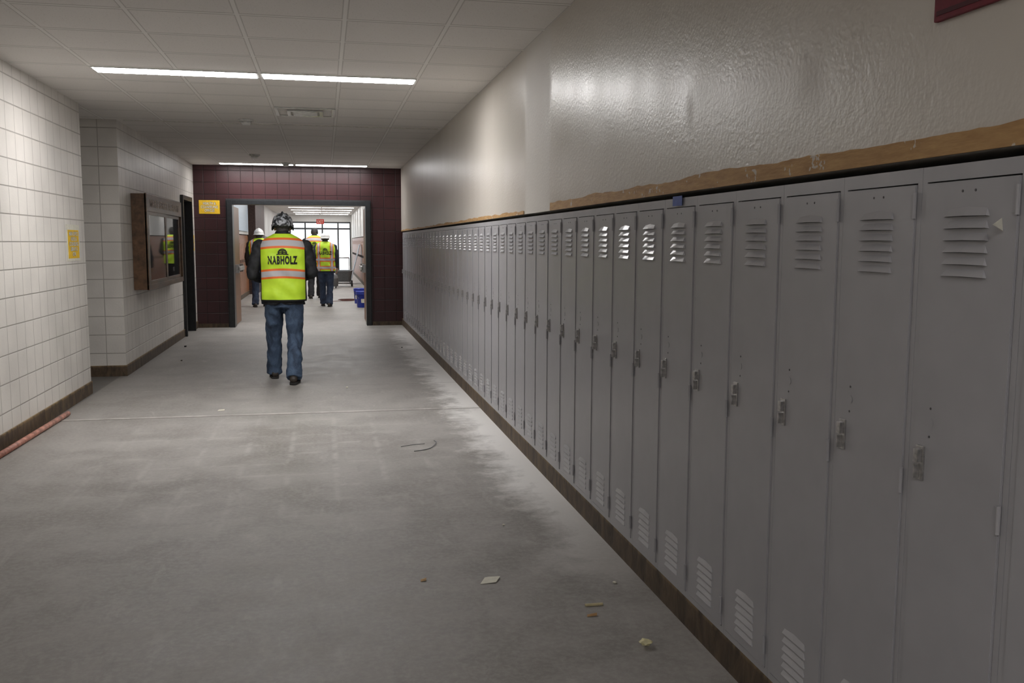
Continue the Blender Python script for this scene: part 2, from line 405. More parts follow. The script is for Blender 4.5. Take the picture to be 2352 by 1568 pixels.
def ragged(name, y0, y1, zb, hgt, jit, label):
    bm = bmesh.new(); n = int((y1-y0)/0.03); prev = None
    zt = hgt
    for i in range(n+1):
        y = y0+(y1-y0)*i/n
        zt += random.uniform(-jit, jit)*0.6; zt = max(hgt-jit*1.4, min(hgt+jit, zt))
        x = XR-0.005
        cur = [bm.verts.new((x, y, zb)), bm.verts.new((x, y, zb+zt)), bm.verts.new((XR+0.002, y, zb+zt)), bm.verts.new((XR+0.002, y, zb))]
        if prev:
            for k in range(4): bm.faces.new((prev[k], prev[(k+1) % 4], cur[(k+1) % 4], cur[k]))
        else: bm.faces.new(cur)
        prev = cur
    bm.faces.new(prev[::-1])
    tag(finish(bm, name, mat_band), label, 'trim', 'structure')
ragged('trim_2', 0.9, 5.45, 1.676, 0.053, 0.0055, 'ragged tan strip of exposed plaster above lockers')
ragged('trim_3', 6.2, 16.48, 1.676, 0.025, 0.006, 'ragged tan strip of exposed plaster above lockers')

structure('trim_4', [(PX0-0.09, PX0, YP-0.03, YP+0.25, 0, 2.195), (PX1, PX1+0.085, YP-0.03, YP+0.25, 0, 2.195), (PX0, PX1, YP-0.03, YP+0.25, 2.12, 2.195), (PX0-0.11, PX0-0.09, YP, YP+0.2, 0, 2.215), (PX1+0.085, PX1+0.10, YP, YP+0.2, 0, 2.215), (PX0-0.09, PX1+0.085, YP, YP+0.2, 2.195, 2.215)],
          mat_darkmetal, 'dark grey steel double door frame', 0.004, 'door frame')
def leaf(name, x0, x1, side):
    o = boxobj(name, (x0, x1, YP+0.27, YP+1.35, 0.01, 2.10), mat_wooddoor, 0.003)
    tag(o, 'oak veneer door leaf standing open', 'door', 'structure')
    bm = bmesh.new(); xs = x1 if side > 0 else x0
    xo = xs+0.07*side
    box(bm, min(xo-0.02, xo+0.02), xo+0.02, YP+0.36, YP+1.25, 0.97, 1.04)
    for y in (YP+0.36, YP+1.18): box(bm, min(xs, xo), max(xs, xo), y, y+0.07, 0.93, 1.08)
    p = finish(bm, 'push_bar', mat_steel, bevel=0.004, parent=o); p['label'] = 'steel push bar'
leaf('door_1', PX0-0.06, PX0-0.015, 1); leaf('door_2', PX1+0.015, PX1+0.06, -1)
structure('trim_5', [(XL2-0.2, XL2+0.045, 14.99, 15.06, 0, 2.2), (XL2-0.2, XL2+0.045, 15.94, 16.01, 0, 2.2), (XL2-0.2, XL2+0.045, 15.06, 15.94, 2.13, 2.2)],
          mat_darkmetal, 'dark steel side door frame', 0.003, 'door frame')
dr = structure('door_3', [(XL2-0.14, XL2-0.09, 15.065, 15.935, 0.01, 2.125)], simple('dark_brown_door', (0.03, 0.02, 0.016), 0.45), 'dark brown side door, closed')
bm = bmesh.new(); cyl(bm, (XL2-0.09, 15.15, 1.0), (XL2-0.04, 15.15, 1.0), 0.012); cyl(bm, (XL2-0.04, 15.145, 1.0), (XL2-0.04, 15.26, 1.0), 0.01)
finish(bm, 'handle', mat_steel, True, parent=dr)

# ------------------------------------------------------------ grey lockers
W = 0.325; LH = 1.535
def louvres(bm, yc, ztop, n, pitch, hw, x=-0.006, dep=0.012):
    for i in range(n):
        zt = ztop-i*pitch; zb = zt-pitch*0.62
        pk = 0.005 if i == 0 else 0.0015
        pts = [(x, yc-hw*0.88, zt), (x, yc, zt+pk), (x, yc+hw*0.88, zt), (x-dep*0.8, yc+hw, zb), (x-dep, yc, zb+0.001), (x-dep*0.8, yc-hw, zb), (x, yc+hw, zb-0.001), (x, yc-hw, zb-0.001), (x, yc, zb-0.001)]
        v = [bm.verts.new(p) for p in pts]
        for f in ((0,1,4,5), (1,2,3,4)):
            bm.faces.new([v[k] for k in f]).material_index = 2
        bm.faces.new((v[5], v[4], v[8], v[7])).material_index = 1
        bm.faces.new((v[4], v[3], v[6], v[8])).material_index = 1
        bm.faces.new((v[0], v[5], v[7])).material_index = 2; bm.faces.new((v[2], v[6], v[3])).material_index = 2
bm = bmesh.new()
g0 = 0.0006
box(bm, 0.001, 0.30, g0, 0.0015, 0, LH); box(bm, 0.001, 0.30, W-0.0015, W-g0, 0, LH)
box(bm, 0.29, 0.30, 0.0015, W-0.0015, 0, LH); box(bm, 0.0, 0.29, 0.0015, W-0.0015, 0, 0.004); box(bm, 0.0, 0.29, 0.0015, W-0.0015, LH-0.004, LH)
box(bm, -0.003, 0.012, g0, 0.017, 0, LH); box(bm, -0.003, 0.012, W-0.017, W-g0, 0, LH)
box(bm, -0.003, 0.012, 0.017, W-0.017, LH-0.034, LH); box(bm, -0.003, 0.012, 0.017, W-0.017, 0, 0.022)
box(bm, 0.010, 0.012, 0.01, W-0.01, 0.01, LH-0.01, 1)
body_me = finish(bm, 'body', [mat_locker, mat_lockdark])
bm = bmesh.new()
box(bm, -0.007, 0.008, 0.0192, W-0.0192, 0.024, LH-0.0375)
bmesh.ops.bevel(bm, geom=bm.edges[:], offset=0.0018, segments=2, affect='EDGES')
louvres(bm, W/2, 1.437, 6, 0.0258, 0.066, -0.007, 0.012); louvres(bm, W/2, 0.205, 6, 0.0262, 0.066, -0.007, 0.0055)
for dy, dz in ((-0.02, 1.475), (0.02, 1.475), (0.117-0.03, 0.925), (0.117-0.03, 0.99)):
    cyl(bm, (-0.0078, W/2+dy, dz), (-0.006, W/2+dy, dz), 0.003, seg=8, mi=1)
bmesh.ops.create_cone(bm, cap_ends=True, segments=16, radius1=0.012, radius2=0.011, depth=0.0015,
    matrix=Matrix.Translation((-0.0075, W/2+0.087, 0.957)) @ Matrix.Rotation(math.pi/2, 4, 'Y'))
door_o = finish(bm, 'door', [mat_locker, mat_lockdark, mat_louvre_lit])
bm = bmesh.new()
hy = W-0.050
box(bm, -0.012, -0.0065, hy-0.014, hy+0.014, 0.82, 0.90)
box(bm, -0.024, -0.012, hy-0.010, hy+0.006, 0.862, 0.893)
box(bm, -0.026, -0.012, hy-0.003, hy+0.001, 0.825, 0.858)
cyl(bm, (-0.0135, hy+0.004, 0.842), (-0.011, hy+0.004, 0.842), 0.006, seg=12, mi=1)
handle_o = finish(bm, 'handle', [mat_steel, mat_lockdark], bevel=0.0012); handle_o['label'] = 'small steel latch handle'
bm = bmesh.new()
cyl(bm, (-0.009, 0.0185, -0.03), (-0.009, 0.0185, 0.03), 0.0048, seg=10)
box(bm, -0.0085, -0.0065, 0.0185, 0.033, -0.026, 0.026)
hinge_o = finish(bm, 'hinge', mat_locker, False)
first = True
for i in range(47):
    y = 1.892 + W*(i-2)
    if y+W > YP-0.001: break
    e = empty('locker', (XR, y, 0.1195))
    tag(e, 'tall single-tier grey metal locker with louvred door in a long row', 'locker', None, 'grey lockers along the beige wall')
    if first: b, dd = body_me, door_o
    else:
        b = body_me.copy(); dd = door_o.copy()
        for o in (b, dd): COL.objects.link(o)
    b.parent = e; dd.parent = e
    if i == 1: handle_o.parent = dd
    elif i > 1:
        hh = handle_o.copy(); COL.objects.link(hh); hh.parent = dd
    for k, z in enumerate((0.10, 0.80, 1.45)):
        if first and k == 0: hg = hinge_o
        else: hg = hinge_o.copy(); COL.objects.link(hg)
        hg.parent = dd; hg.location = (0, 0, z)
    dd.rotation_euler = (0, 0, math.radians(random.uniform(-0.3, 0.3))) if not first else (0, 0, 0)
    first = False

bm = bmesh.new()
box(bm, 0.0, 0.29, 0.001, W-0.001, 0, LH)
box(bm, -0.008, 0.0, 0.016, W-0.016, 0.02, LH-0.03)
louvres(bm, W/2, 1.43, 6, 0.026, 0.06, -0.008)
box(bm, -0.02, -0.008, W-0.06, W-0.035, 0.82, 0.90, 1)
ol = finish(bm, 'orange_locker', [mat_orange, mat_lockdark, mat_orange])
ol2me = ol.data.copy()
for v in ol2me.vertices: v.co.x = -v.co.x; v.co.y = W-v.co.y
for i in range(50):
    o = ol if i == 0 else ol.copy()
    if i: COL.objects.link(o)
    o.location = (1.312, 28.0+W*i, 0.12)
    tag(o, 'orange-brown metal locker set in a row along the far passage', 'locker', None, 'orange lockers in the far passage')
for i in range(24):
    o = ol.copy(); o.data = ol2me; COL.objects.link(o); o.location = (-2.112, 19.0+W*i, 0.12)
    tag(o, 'orange-brown metal locker set in a row along the far passage', 'locker', None, 'orange lockers in the far passage')
structure('baseboard_passage', [(1.31, 1.62, YP+0.22, YE, 0, 0.119), (-2.42, -2.11, YP+0.22, YE, 0, 0.119)], mat_base, 'dark strip below orange lockers', category='baseboard')
o = boxobj('bulletin_board', (-2.099, -2.07, 20.4, 26.6, 1.76, 2.6), mat_board, 0.004); tag(o, 'long pale blue bulletin board on the wall above orange lockers', 'bulletin board')

# ------------------------------------------------------------ ceiling lights
def fixture(x, y, mlamp, label):
    e = empty('ceiling_light', (x, y, CZ))
    tag(e, label, 'ceiling light', None, 'recessed ceiling lights')
    bm = bmesh.new(); t = 0.014; D = 0.215
    box(bm, 0, 1.205, 0, t, -0.010, -0.0005); box(bm, 0, 1.205, D-t, D, -0.010, -0.0005)
    box(bm, 0, t, t, D-t, -0.010, -0.0005); box(bm, 1.205-t, 1.205, t, D-t, -0.010, -0.0005)
    finish(bm, 'housing', mat_white, parent=e)
    boxobj('diffuser', (t, 1.205-t, t, D-t, -0.013, -0.001), mlamp, parent=e)
for (y, ml, lb) in ((7.48, mat_lamp, 'bright rectangular fluorescent ceiling light'), (15.95, mat_lampmid, 'bright rectangular fluorescent ceiling light'), (-1.07, mat_lampnear, 'bright rectangular fluorescent ceiling light')):
    for x in (-1.69, -0.46): fixture(x, y, ml, lb)
for y in (18.6, 21.4, 24.2, 27.0, 29.8, 32.6, 35.4, 38.2, 41.0, 43.8):
    for x in (-1.3, -0.08): fixture(x, y, mat_lampfar, 'bright ceiling light in the far passage')

e = empty('air_diffuser', (-0.46, 9.31, CZ)); tag(e, 'square metal air supply diffuser set in the tile ceiling', 'vent')
bm = bmesh.new()
for k, (a, z) in enumerate(((0.0, -0.010), (0.12, -0.022))):
    s = 0.59
    for (x0, x1, y0, y1) in ((a, s-a, a, a+0.035), (a, s-a, s-a-0.035, s-a), (a, a+0.035, a+0.035, s-a-0.035), (s-a-0.035, s-a, a+0.035, s-a-0.035)):
        box(bm, x0, x1, y0, y1, z, z+0.009)
finish(bm, 'frame', simple('satin_aluminium', (0.5, 0.5, 0.47), 0.25, 0.7), bevel=0.002, parent=e)
boxobj('centre_plate', (0.175, 0.415, 0.175, 0.415, -0.026, -0.001), mat_white, 0.004, parent=e)
bm = bmesh.new(); box(bm, -2.1, 1.30, 10.66, 10.72, CZ-0.006, CZ-0.0005)
tag(finish(bm, 'trim_6', simple('ceiling_trim', (0.62, 0.60, 0.55), 0.6)), 'flat ceiling expansion trim strip', 'trim', 'structure')
def detector(x, y):
    e = empty('smoke_detector', (x, y, CZ)); tag(e, 'small round white smoke detector on ceiling tile', 'smoke detector', None, 'ceiling smoke detectors')
    bm = bmesh.new(); cyl(bm, (0, 0, -0.02), (0, 0, -0.0005), 0.075, 0.08, 28); finish(bm, 'base', mat_white, True, parent=e)
    bm = bmesh.new(); cyl(bm, (0, 0, -0.06), (0, 0, -0.02), 0.038, 0.06, 24); finish(bm, 'sensor', mat_white, True, parent=e)
detector(-0.80, 10.35); detector(-0.60, 15.75); detector(-1.0, 14.4)

# ------------------------------------------------------------ signs
def sign_on_left(name, xw, y0, y1, z0, z1, txt, label, laminate=False):
    o = boxobj(name, (xw+0.001, xw+0.004, y0, y1, z0, z1), mat_paper if laminate else mat_yellow); tag(o, label, 'sign')
    xf = xw+0.004
    if laminate:
        m = 0.03; boxobj('yellow_sheet', (xf, xf+0.001, y0+m, y1-m, z0+m*0.8, z1-m*1.6), mat_yellow, parent=o); xf += 0.001
    mt = Matrix.Translation((xf+0.0015, (y0+y1)/2, (z0+z1)/2-(0.01 if laminate else 0))) @ Matrix(((0,0,1,0),(1,0,0,0),(0,1,0,0),(0,0,0,1)))
    text_obj('lettering_outline', txt, (y1-y0)*0.72, mat_black, o, mt, 0.035, (z1-z0)*0.68, 0.95)
    mt2 = Matrix.Translation((0.0008, 0, 0)) @ mt
    text_obj('lettering', txt, (y1-y0)*0.71, mat_inkwhite, o, mt2, 0.015, (z1-z0)*0.665, 0.95)
    return o
sign_on_left('sign', XL, 8.86, 9.29, 1.30, 1.63, 'MAIN OFFICE\nNURSE &\nCOUNSELING\nLIBRARY &\nGYM', 'laminated yellow paper sign taped to cream block wall', True)
sign_on_left('sign', XL2, 16.14, 16.40, 1.33, 1.59, 'MAIN\nOFFICE', 'small yellow paper sign on cream block wall')
o = boxobj('sign', (-2.085, -1.745, YP-0.004, YP-0.001, 1.955, 2.185), mat_yellow); tag(o, 'yellow paper sign reading health and counseling offices', 'sign')
mt = Matrix.Translation((-1.915, YP-0.0055, 2.07)) @ Matrix(((1,0,0,0),(0,0,-1,0),(0,1,0,0),(0,0,0,1)))
text_obj('lettering_outline', 'HEALTH &\nCOUNSELING\nOFFICES', 0.285, mat_black, o, mt, 0.045, 0.17, 0.95)
text_obj('lettering', 'HEALTH &\nCOUNSELING\nOFFICES', 0.278, mat_inkwhite, o, Matrix.Translation((0, -0.001, 0)) @ mt, 0.01, 0.163, 0.95)
e = empty('exit_sign', (-0.17, 42.9, 2.30)); tag(e, 'red and white EXIT sign hanging from the ceiling', 'sign')
boxobj('housing', (-0.17, 0.17, -0.02, 0.02, 0, 0.22), mat_exit, 0.004, parent=e)
boxobj('bracket', (-0.03, 0.03, -0.015, 0.015, 0.22, 0.479), mat_white, parent=e)
mt = Matrix.Translation((0, -0.0215, 0.11)) @ Matrix(((1,0,0,0),(0,0,-1,0),(0,1,0,0),(0,0,0,1)))
text_obj('lettering', 'EXIT', 0.26, mat_inkwhite, e, mt, 0.0, 0.13)

e = empty('banner', (XR-0.001, 1.87, 1.97)); tag(e, 'maroon banner with dark emblem mounted high on beige wall', 'banner')
boxobj('cloth', (-0.012, 0, -0.95, 0, 0, 0.62), mat_red, 0.003, parent=e)
bm = bmesh.new()
for (cy, cz, r0, r1) in ((-0.24, 0.18, 0.10, 0.13), (-0.24, 0.18, 0.05, 0.07), (-0.6, 0.2, 0.1, 0.13)):
    for k in range(28):
        a0 = k/28*2*math.pi; a1 = (k+1)/28*2*math.pi
        q = [bm.verts.new((-0.0135, cy+math.cos(a)*rr, cz+math.sin(a)*rr*0.9)) for a, rr in ((a0, r0), (a0, r1), (a1, r1), (a1, r0))]
        bm.faces.new(q)
box(bm, -0.0135, -0.012, -0.94, -0.01, 0.012, 0.022)
finish(bm, 'emblem', mat_reddark, parent=e)

o = boxobj('masking_tape', (XR-0.0105, XR-0.0095, 3.325, 3.42, 1.625, 1.662), mat_bluetape); tag(o, 'strip of blue masking tape stuck over a locker top', 'tape')
bm = bmesh.new()
pts = [(XR-0.010, 1.625, 1.534), (XR-0.046, 1.605, 1.520), (XR-0.010, 1.620, 1.508)]
a = [bm.verts.new(p) for p in pts]; b2 = [bm.verts.new((p[0], p[1]+0.0015, p[2])) for p in pts]
bm.faces.new(a); bm.faces.new(b2[::-1])
for k in range(3): bm.faces.new((a[k], a[(k+1) % 3], b2[(k+1) % 3], b2[k]))
tag(finish(bm, 'paper_tag', mat_paper), 'cream paper corner poking out of a locker door', 'paper')

# ------------------------------------------------------------ display case
CX0, CX1 = XL2+0.002, -2.005; CY0, CY1 = 11.26, 13.9; Z0, Z1 = 0.92, 2.03
e = empty('display_case', (CX1, (CY0+CY1)/2, Z0)); tag(e, 'dark stained oak wall display case with sliding glass doors', 'display case')
EO = Vector(e.location)
def rel(o):
    o.location = -EO; return o
bm = bmesh.new()
box(bm, CX0, CX1, CY0, CY0+0.03, Z0, Z1); box(bm, CX0, CX1, CY1-0.03, CY1, Z0, Z1)
box(bm, CX0, CX1, CY0+0.03, CY1-0.03, Z0, Z0+0.03); box(bm, CX0, CX1, CY0+0.03, CY1-0.03, Z1-0.03, Z1)
box(bm, CX0, CX0+0.012, CY0+0.03, CY1-0.03, Z0+0.03, Z1-0.03)
box(bm, CX1-0.02, CX1+0.006, CY0, CY1, Z1-0.20, Z1+0.004)
box(bm, CX1-0.02, CX1+0.006, CY0, CY1, Z0-0.004, Z0+0.06)
box(bm, CX1-0.02, CX1+0.006, CY0, CY0+0.05, Z0+0.06, Z1-0.20); box(bm, CX1-0.02, CX1+0.006, CY1-0.05, CY1, Z0+0.06, Z1-0.20)
rel(finish(bm, 'cabinet', mat_wood, bevel=0.003, parent=e))
rel(boxobj('backing', (CX0+0.013, CX0+0.018, CY0+0.03, CY1-0.03, Z0+0.03, Z1-0.2), mat_cork, parent=e))
mid = (CY0+CY1)/2
for (a, b) in ((CY0+0.05, mid+0.06), (mid-0.06, CY1-0.05)):
    off = 0.0 if a < mid-0.1 else -0.018
    bm = bmesh.new(); x0, x1 = CX1-0.014+off, CX1+0.001+off
    zz0, zz1 = Z0+0.061, Z1-0.201
    box(bm, x0, x1, a, a+0.11, zz0, zz1); box(bm, x0, x1, b-0.11, b, zz0, zz1); box(bm, x0, x1, a+0.11, b-0.11, zz0, zz0+0.04); box(bm, x0, x1, a+0.11, b-0.11, zz1-0.04, zz1)
    f = rel(finish(bm, 'door', mat_wood, bevel=0.002, parent=e))
    boxobj('glass_pane', (x0+0.005, x0+0.009, a+0.11, b-0.11, zz0+0.04, zz1-0.04), mat_glass, parent=f)
mt = Matrix.Translation((CX1+0.0075, mid, Z1-0.10)) @ Matrix(((0,0,1,0),(1,0,0,0),(0,1,0,0),(0,0,0,1)))
rel(text_obj('lettering', 'MAPLE STREET ACADEMY', 2.2, mat_letters, e, mt, 0.01, 0.09, extrude=0.001))

# ------------------------------------------------------------ floor litter
bm = bmesh.new()
cyl(bm, (-2.205, 6.62, 0.022), (-2.165, 8.28, 0.022), 0.021, seg=24)
o = finish(bm, 'pipe', mat_pipe, True); tag(o, 'length of reddish pipe lying along the wall base', 'pipe')
for p in o.data.polygons:
    if len(p.vertices) > 4: p.use_smooth = False
def scrap(name, x, y, poly, mat, label, lift=0.008):
    bm = bmesh.new()
    vs = [bm.verts.new((px, py, 0.001+lift*((k*37) % 5)/5)) for k, (px, py) in enumerate(poly)]
    c = bm.verts.new((sum(p[0] for p in poly)/len(poly), sum(p[1] for p in poly)/len(poly), 0.001+lift*0.6))
    for k in range(len(vs)): bm.faces.new((vs[k], vs[(k+1) % len(vs)], c))
    bmesh.ops.recalc_face_normals(bm, faces=bm.faces[:])
    bmesh.ops.solidify(bm, geom=bm.faces[:], thickness=0.001)
    z = min(v.co.z for v in bm.verts)
    for v in bm.verts: v.co.z -= z
    o = finish(bm, name, mat, loc=(x, y, 0.0005)); tag(o, label, 'debris'); return o
mat_scrap = simple('cream_scrap', (0.80, 0.78, 0.66), 0.7, namt=0.04)
scrap('paper_scrap', 0.69, 3.83, [(-0.05, -0.03), (0.02, -0.03), (0.05, 0.03), (0.0, 0.045), (-0.02, 0.03)], mat_scrap, 'torn cream paper scrap on concrete floor')
scrap('paper_scrap', -0.92, 8.31, [(-0.03, -0.02), (0.03, -0.02), (0.03, 0.02), (-0.02, 0.03)], mat_scrap, 'small white paper scrap on concrete floor')
scrap('wood_chip', 0.40, 3.89, [(-0.012, -0.012), (0.012, -0.012), (0.016, 0.014), (-0.01, 0.01)], mat_band, 'small tan wood chip on the floor')
scrap('wood_chip', 1.02, 3.38, [(-0.02, -0.008), (0.02, -0.01), (0.025, 0.01), (-0.015, 0.01)], mat_band, 'small tan wood chip on the floor')
mat_crumb = simple('dark_rubble', (0.03, 0.028, 0.025), 0.8)
def crumb(x, y, s, mat, name='rubble_crumb', label='dark rubble crumb on the floor'):
    bm = bmesh.new(); ell(bm, (0, 0, 0), (s, s*0.8, s*0.55), 2)
    for v in bm.verts: v.co *= random.uniform(0.7, 1.15)
    z = min(v.co.z for v in bm.verts)
    for v in bm.verts: v.co.z -= z
    o = finish(bm, name, mat, loc=(x, y, 0.0)); tag(o, label, 'debris')
crumb(-1.95, 13.5, 0.020, mat_crumb); crumb(-1.77, 11.9, 0.014, mat_crumb); crumb(1.05, 12.9, 0.012, mat_crumb)
crumb(0.2, 9.4, 0.012, mat_scrap, 'plaster_crumb', 'small pale plaster crumb')
crumb(1.14, 3.08, 0.024, simple('crumpled_cream', (0.75, 0.70, 0.42), 0.7), 'crumpled_paper', 'crumpled ball of cream paper on the floor')
crumb(0.9, 4.6, 0.007, mat_scrap, 'plaster_crumb', 'small pale plaster crumb'); crumb(1.22, 3.7, 0.010, mat_scrap, 'plaster_crumb', 'small pale plaster crumb')
bm = bmesh.new(); box(bm, -0.038, 0.038, -0.006, 0.006, 0, 0.008)
o = finish(bm, 'wood_stick', simple('pale_wood', (0.55, 0.48, 0.28), 0.6), bevel=0.002, loc=(1.06, 3.48, 0.0005)); tag(o, 'short pale wood stick on the floor', 'debris')
def wire(name, pts, r, mat, label, cat='wire'):
    cu = bpy.data.curves.new(name, 'CURVE'); cu.dimensions = '3D'; cu.bevel_depth = r; cu.bevel_resolution = 3
    s = cu.splines.new('NURBS'); s.points.add(len(pts)-1); s.use_endpoint_u = True; s.order_u = 4
    for k, p in enumerate(pts): s.points[k].co = (*p, 1)
    o = bpy.data.objects.new(name, cu); COL.objects.link(o)
    dg = bpy.context.evaluated_depsgraph_get(); dg.update()
    me = bpy.data.meshes.new_from_object(o.evaluated_get(dg)); bpy.data.objects.remove(o)
    me.materials.clear(); me.materials.append(mat)
    o = bpy.data.objects.new(name, me); COL.objects.link(o); tag(o, label, cat); return o
wire('wire', [(0.78, 6.72, 0.004), (0.80, 6.66, 0.012), (0.76, 6.52, 0.006), (0.70, 6.42, 0.004), (0.60, 6.40, 0.004)], 0.003, mat_greyeq, 'bent piece of dark wire on the floor')
wire('wire', [(0.52, 6.56, 0.003), (0.60, 6.62, 0.003), (0.70, 6.63, 0.003)], 0.002, mat_greyeq, 'thin strand of dark wire on the floor')
pts = []
for k in range(46):
    a = k*0.52; rr = 0.20+0.05*math.sin(k*0.9)
    pts.append((0.55+rr*math.cos(a), 23.6+rr*1.3*math.sin(a), 0.010+0.0006*k+0.004*(k % 2)))
pts += [(0.3, 23.3, 0.014), (0.1, 23.2, 0.010), (0.0, 23.5, 0.010)]
wire('extension_cord', pts, 0.007, mat_cord, 'loosely coiled red extension cord on the floor', 'cord')

# ------------------------------------------------------------ buckets
def bucket(x, y, rot, label):
    e = empty('bucket', (x, y, 0), rot); tag(e, label, 'bucket', None, 'blue plastic buckets')
    bm = bmesh.new(); rings = []
    for (rr, z) in ((0.128, 0), (0.13, 0.005), (0.148, 0.30), (0.158, 0.30), (0.158, 0.315), (0.15, 0.318), (0.151, 0.335), (0.158, 0.337), (0.158, 0.365), (0.147, 0.368), (0.143, 0.30), (0.124, 0.01)):
        rings.append([(rr*math.cos(a/32*2*math.pi), rr*math.sin(a/32*2*math.pi), z) for a in range(32)])
    loft(bm, rings, True); finish(bm, 'tub', mat_blue, True, parent=e)
    bm = bmesh.new()
    prev = None
    for k in range(13):
        a = -math.pi/2-0.5+k/12
        c = [bm.verts.new((math.cos(a)*rr, math.sin(a)*rr, z)) for rr, z in ((0.1415, 0.11), (0.1475, 0.20))]
        if prev: bm.faces.new((prev[0], c[0], c[1], prev[1]))
        prev = c
    finish(bm, 'printed_label', mat_inkwhite, parent=e)
    o = wire('handle', [(-0.16, 0, 0.30), (-0.15, -0.08, 0.22), (0, -0.175, 0.15), (0.15, -0.08, 0.22), (0.16, 0, 0.30)], 0.003, mat_steel, None, None)
    o.parent = e
bucket(0.84, 21.2, 0.2, 'blue plastic bucket with printed label and wire handle'); bucket(0.83, 22.6, -0.4, 'blue plastic bucket standing behind another bucket')

e = empty('equipment_cart', (0.62, 31.5, 0)); tag(e, 'grey wheeled equipment cart with upright handle', 'cart')
bm = bmesh.new()
rings = []
for (sx, sy, z) in ((0.22, 0.3, 0.16), (0.24, 0.33, 0.2), (0.29, 0.40, 0.5), (0.31, 0.42, 0.52), (0.30, 0.41, 0.54), (0.26, 0.36, 0.53), (0.22, 0.3, 0.24)):
    rings.append([(sx*math.copysign(abs(math.cos(a))**0.5, math.cos(a)), sy*math.copysign(abs(math.sin(a))**0.5, math.sin(a)), z) for a in [k/24*2*math.pi for k in range(24)]])
loft(bm, rings, True); finish(bm, 'tub', mat_greyeq, True, parent=e)
bm = bmesh.new()
for sx in (-0.2, 0.2):
    cyl(bm, (sx, -0.3, 0.14), (sx, 0.3, 0.14), 0.018); cyl(bm, (sx, 0.32, 0.14), (sx, 0.5, 0.95), 0.015)
cyl(bm, (-0.2, 0.5, 0.95), (0.2, 0.5, 0.95), 0.018); cyl(bm, (-0.24, -0.2, 0.1), (0.24, -0.2, 0.1), 0.014); cyl(bm, (-0.24, 0.2, 0.1), (0.24, 0.2, 0.1), 0.014)
finish(bm, 'frame', mat_steel, True, parent=e)
for (sx, sy) in ((-0.27, -0.2), (0.27, -0.2), (-0.27, 0.2), (0.27, 0.2)):
    bm = bmesh.new(); cyl(bm, (sx-0.025, sy, 0.1), (sx+0.025, sy, 0.1), 0.098, seg=24); finish(bm, 'wheel', mat_rubber, bevel=0.008, parent=e)
e = empty('canister_vacuum', (0.22, 30.2, 0)); tag(e, 'dark canister shop vacuum on the floor', 'vacuum')
bm = bmesh.new(); loft(bm, [[(rr*math.cos(a/24*2*math.pi), rr*math.sin(a/24*2*math.pi), z) for a in range(24)] for rr, z in ((0.17, 0.06), (0.2, 0.08), (0.2, 0.3), (0.21, 0.31), (0.2, 0.33), (0.17, 0.42), (0.08, 0.46))], True)
finish(bm, 'tank', mat_greyeq, True, parent=e)
for a in range(4):
    bm = bmesh.new(); ang = a*math.pi/2+0.7; c = (0.17*math.cos(ang), 0.17*math.sin(ang)); cyl(bm, (c[0]-0.012, c[1], 0.035), (c[0]+0.012, c[1], 0.035), 0.034)
    finish(bm, 'castor', mat_rubber, parent=e)
bm = bmesh.new(); box(bm, -0.012, 0.012, -0.45, 0.45, 0, 1.45)
o = finish(bm, 'leaning_board', simple('grey_board', (0.35, 0.38, 0.42), 0.5), bevel=0.003, loc=(0.885, 33.6, 0.006)); o.rotation_euler = (0, math.radians(14.5), 0)
tag(o, 'pale grey board leaning against the lockers', 'board')

# ------------------------------------------------------------ people
def mk_skin(c):
    return simple('skin', c, 0.5, 0, 40, 0.06)
mat_skin = mk_skin((0.42, 0.24, 0.17))
mat_skin2 = mk_skin((0.20, 0.10, 0.065))
mat_jacket = simple('black_jacket_cloth', (0.011, 0.012, 0.015), 0.7, 0, 30, 0.3, 0.15)
mat_hair = simple('dark_grey_hair', (0.05, 0.045, 0.042), 0.6, 0, 90, 0.3, 0.4)
mat_shoe = simple('dark_brown_leather', (0.03, 0.022, 0.017), 0.5)
mat_sole = simple('rubber_sole', (0.02, 0.018, 0.016), 0.7)
mat_trous = simple('black_trousers', (0.018, 0.018, 0.022), 0.8, 0, 20, 0.2, 0.2)
mat_hat = simple('white_hard_hat', (0.78, 0.78, 0.77), 0.25, namt=0.03)
def mk_darkhat():
    m, nt, b = new_mat('patterned_dark_helmet'); v = OBJC(nt)
    n = NOISE(nt, v, 24, 2, 0.5, 1.2)
    c = MIX(nt, MR(nt, n, 0.50, 0.54), (0.028, 0.030, 0.035), (0.42, 0.44, 0.47))
    nt.links.new(c, b.inputs['Base Color']); b.inputs['Roughness'].default_value = 0.3
    return m
mat_darkhat = mk_darkhat()
def mk_denim(name, c0, c1):
    m, nt, b = new_mat(name); v = OBJC(nt)
    n1 = NOISE(nt, SCALEV(nt, v, 1, 1, 0.6), 9, 4, 0.6, 0.6); n2 = NOISE(nt, v, 160, 2)
    c = MIX(nt, MR(nt, n1, 0.38, 0.62), c0, c1)
    c = MIX(nt, MR(nt, n2, 0.4, 0.7, 0, 0.3), c, (0.10, 0.14, 0.20))
    nt.links.new(c, b.inputs['Base Color']); b.inputs['Roughness'].default_value = 0.8
    BUMP(nt, b, n1, 0.8, 0.03)
    return m
mat_denim = mk_denim('blue_denim', (0.018, 0.034, 0.068), (0.06, 0.10, 0.17))
mat_denim2 = mk_denim('dark_denim', (0.010, 0.018, 0.045), (0.03, 0.05, 0.10))
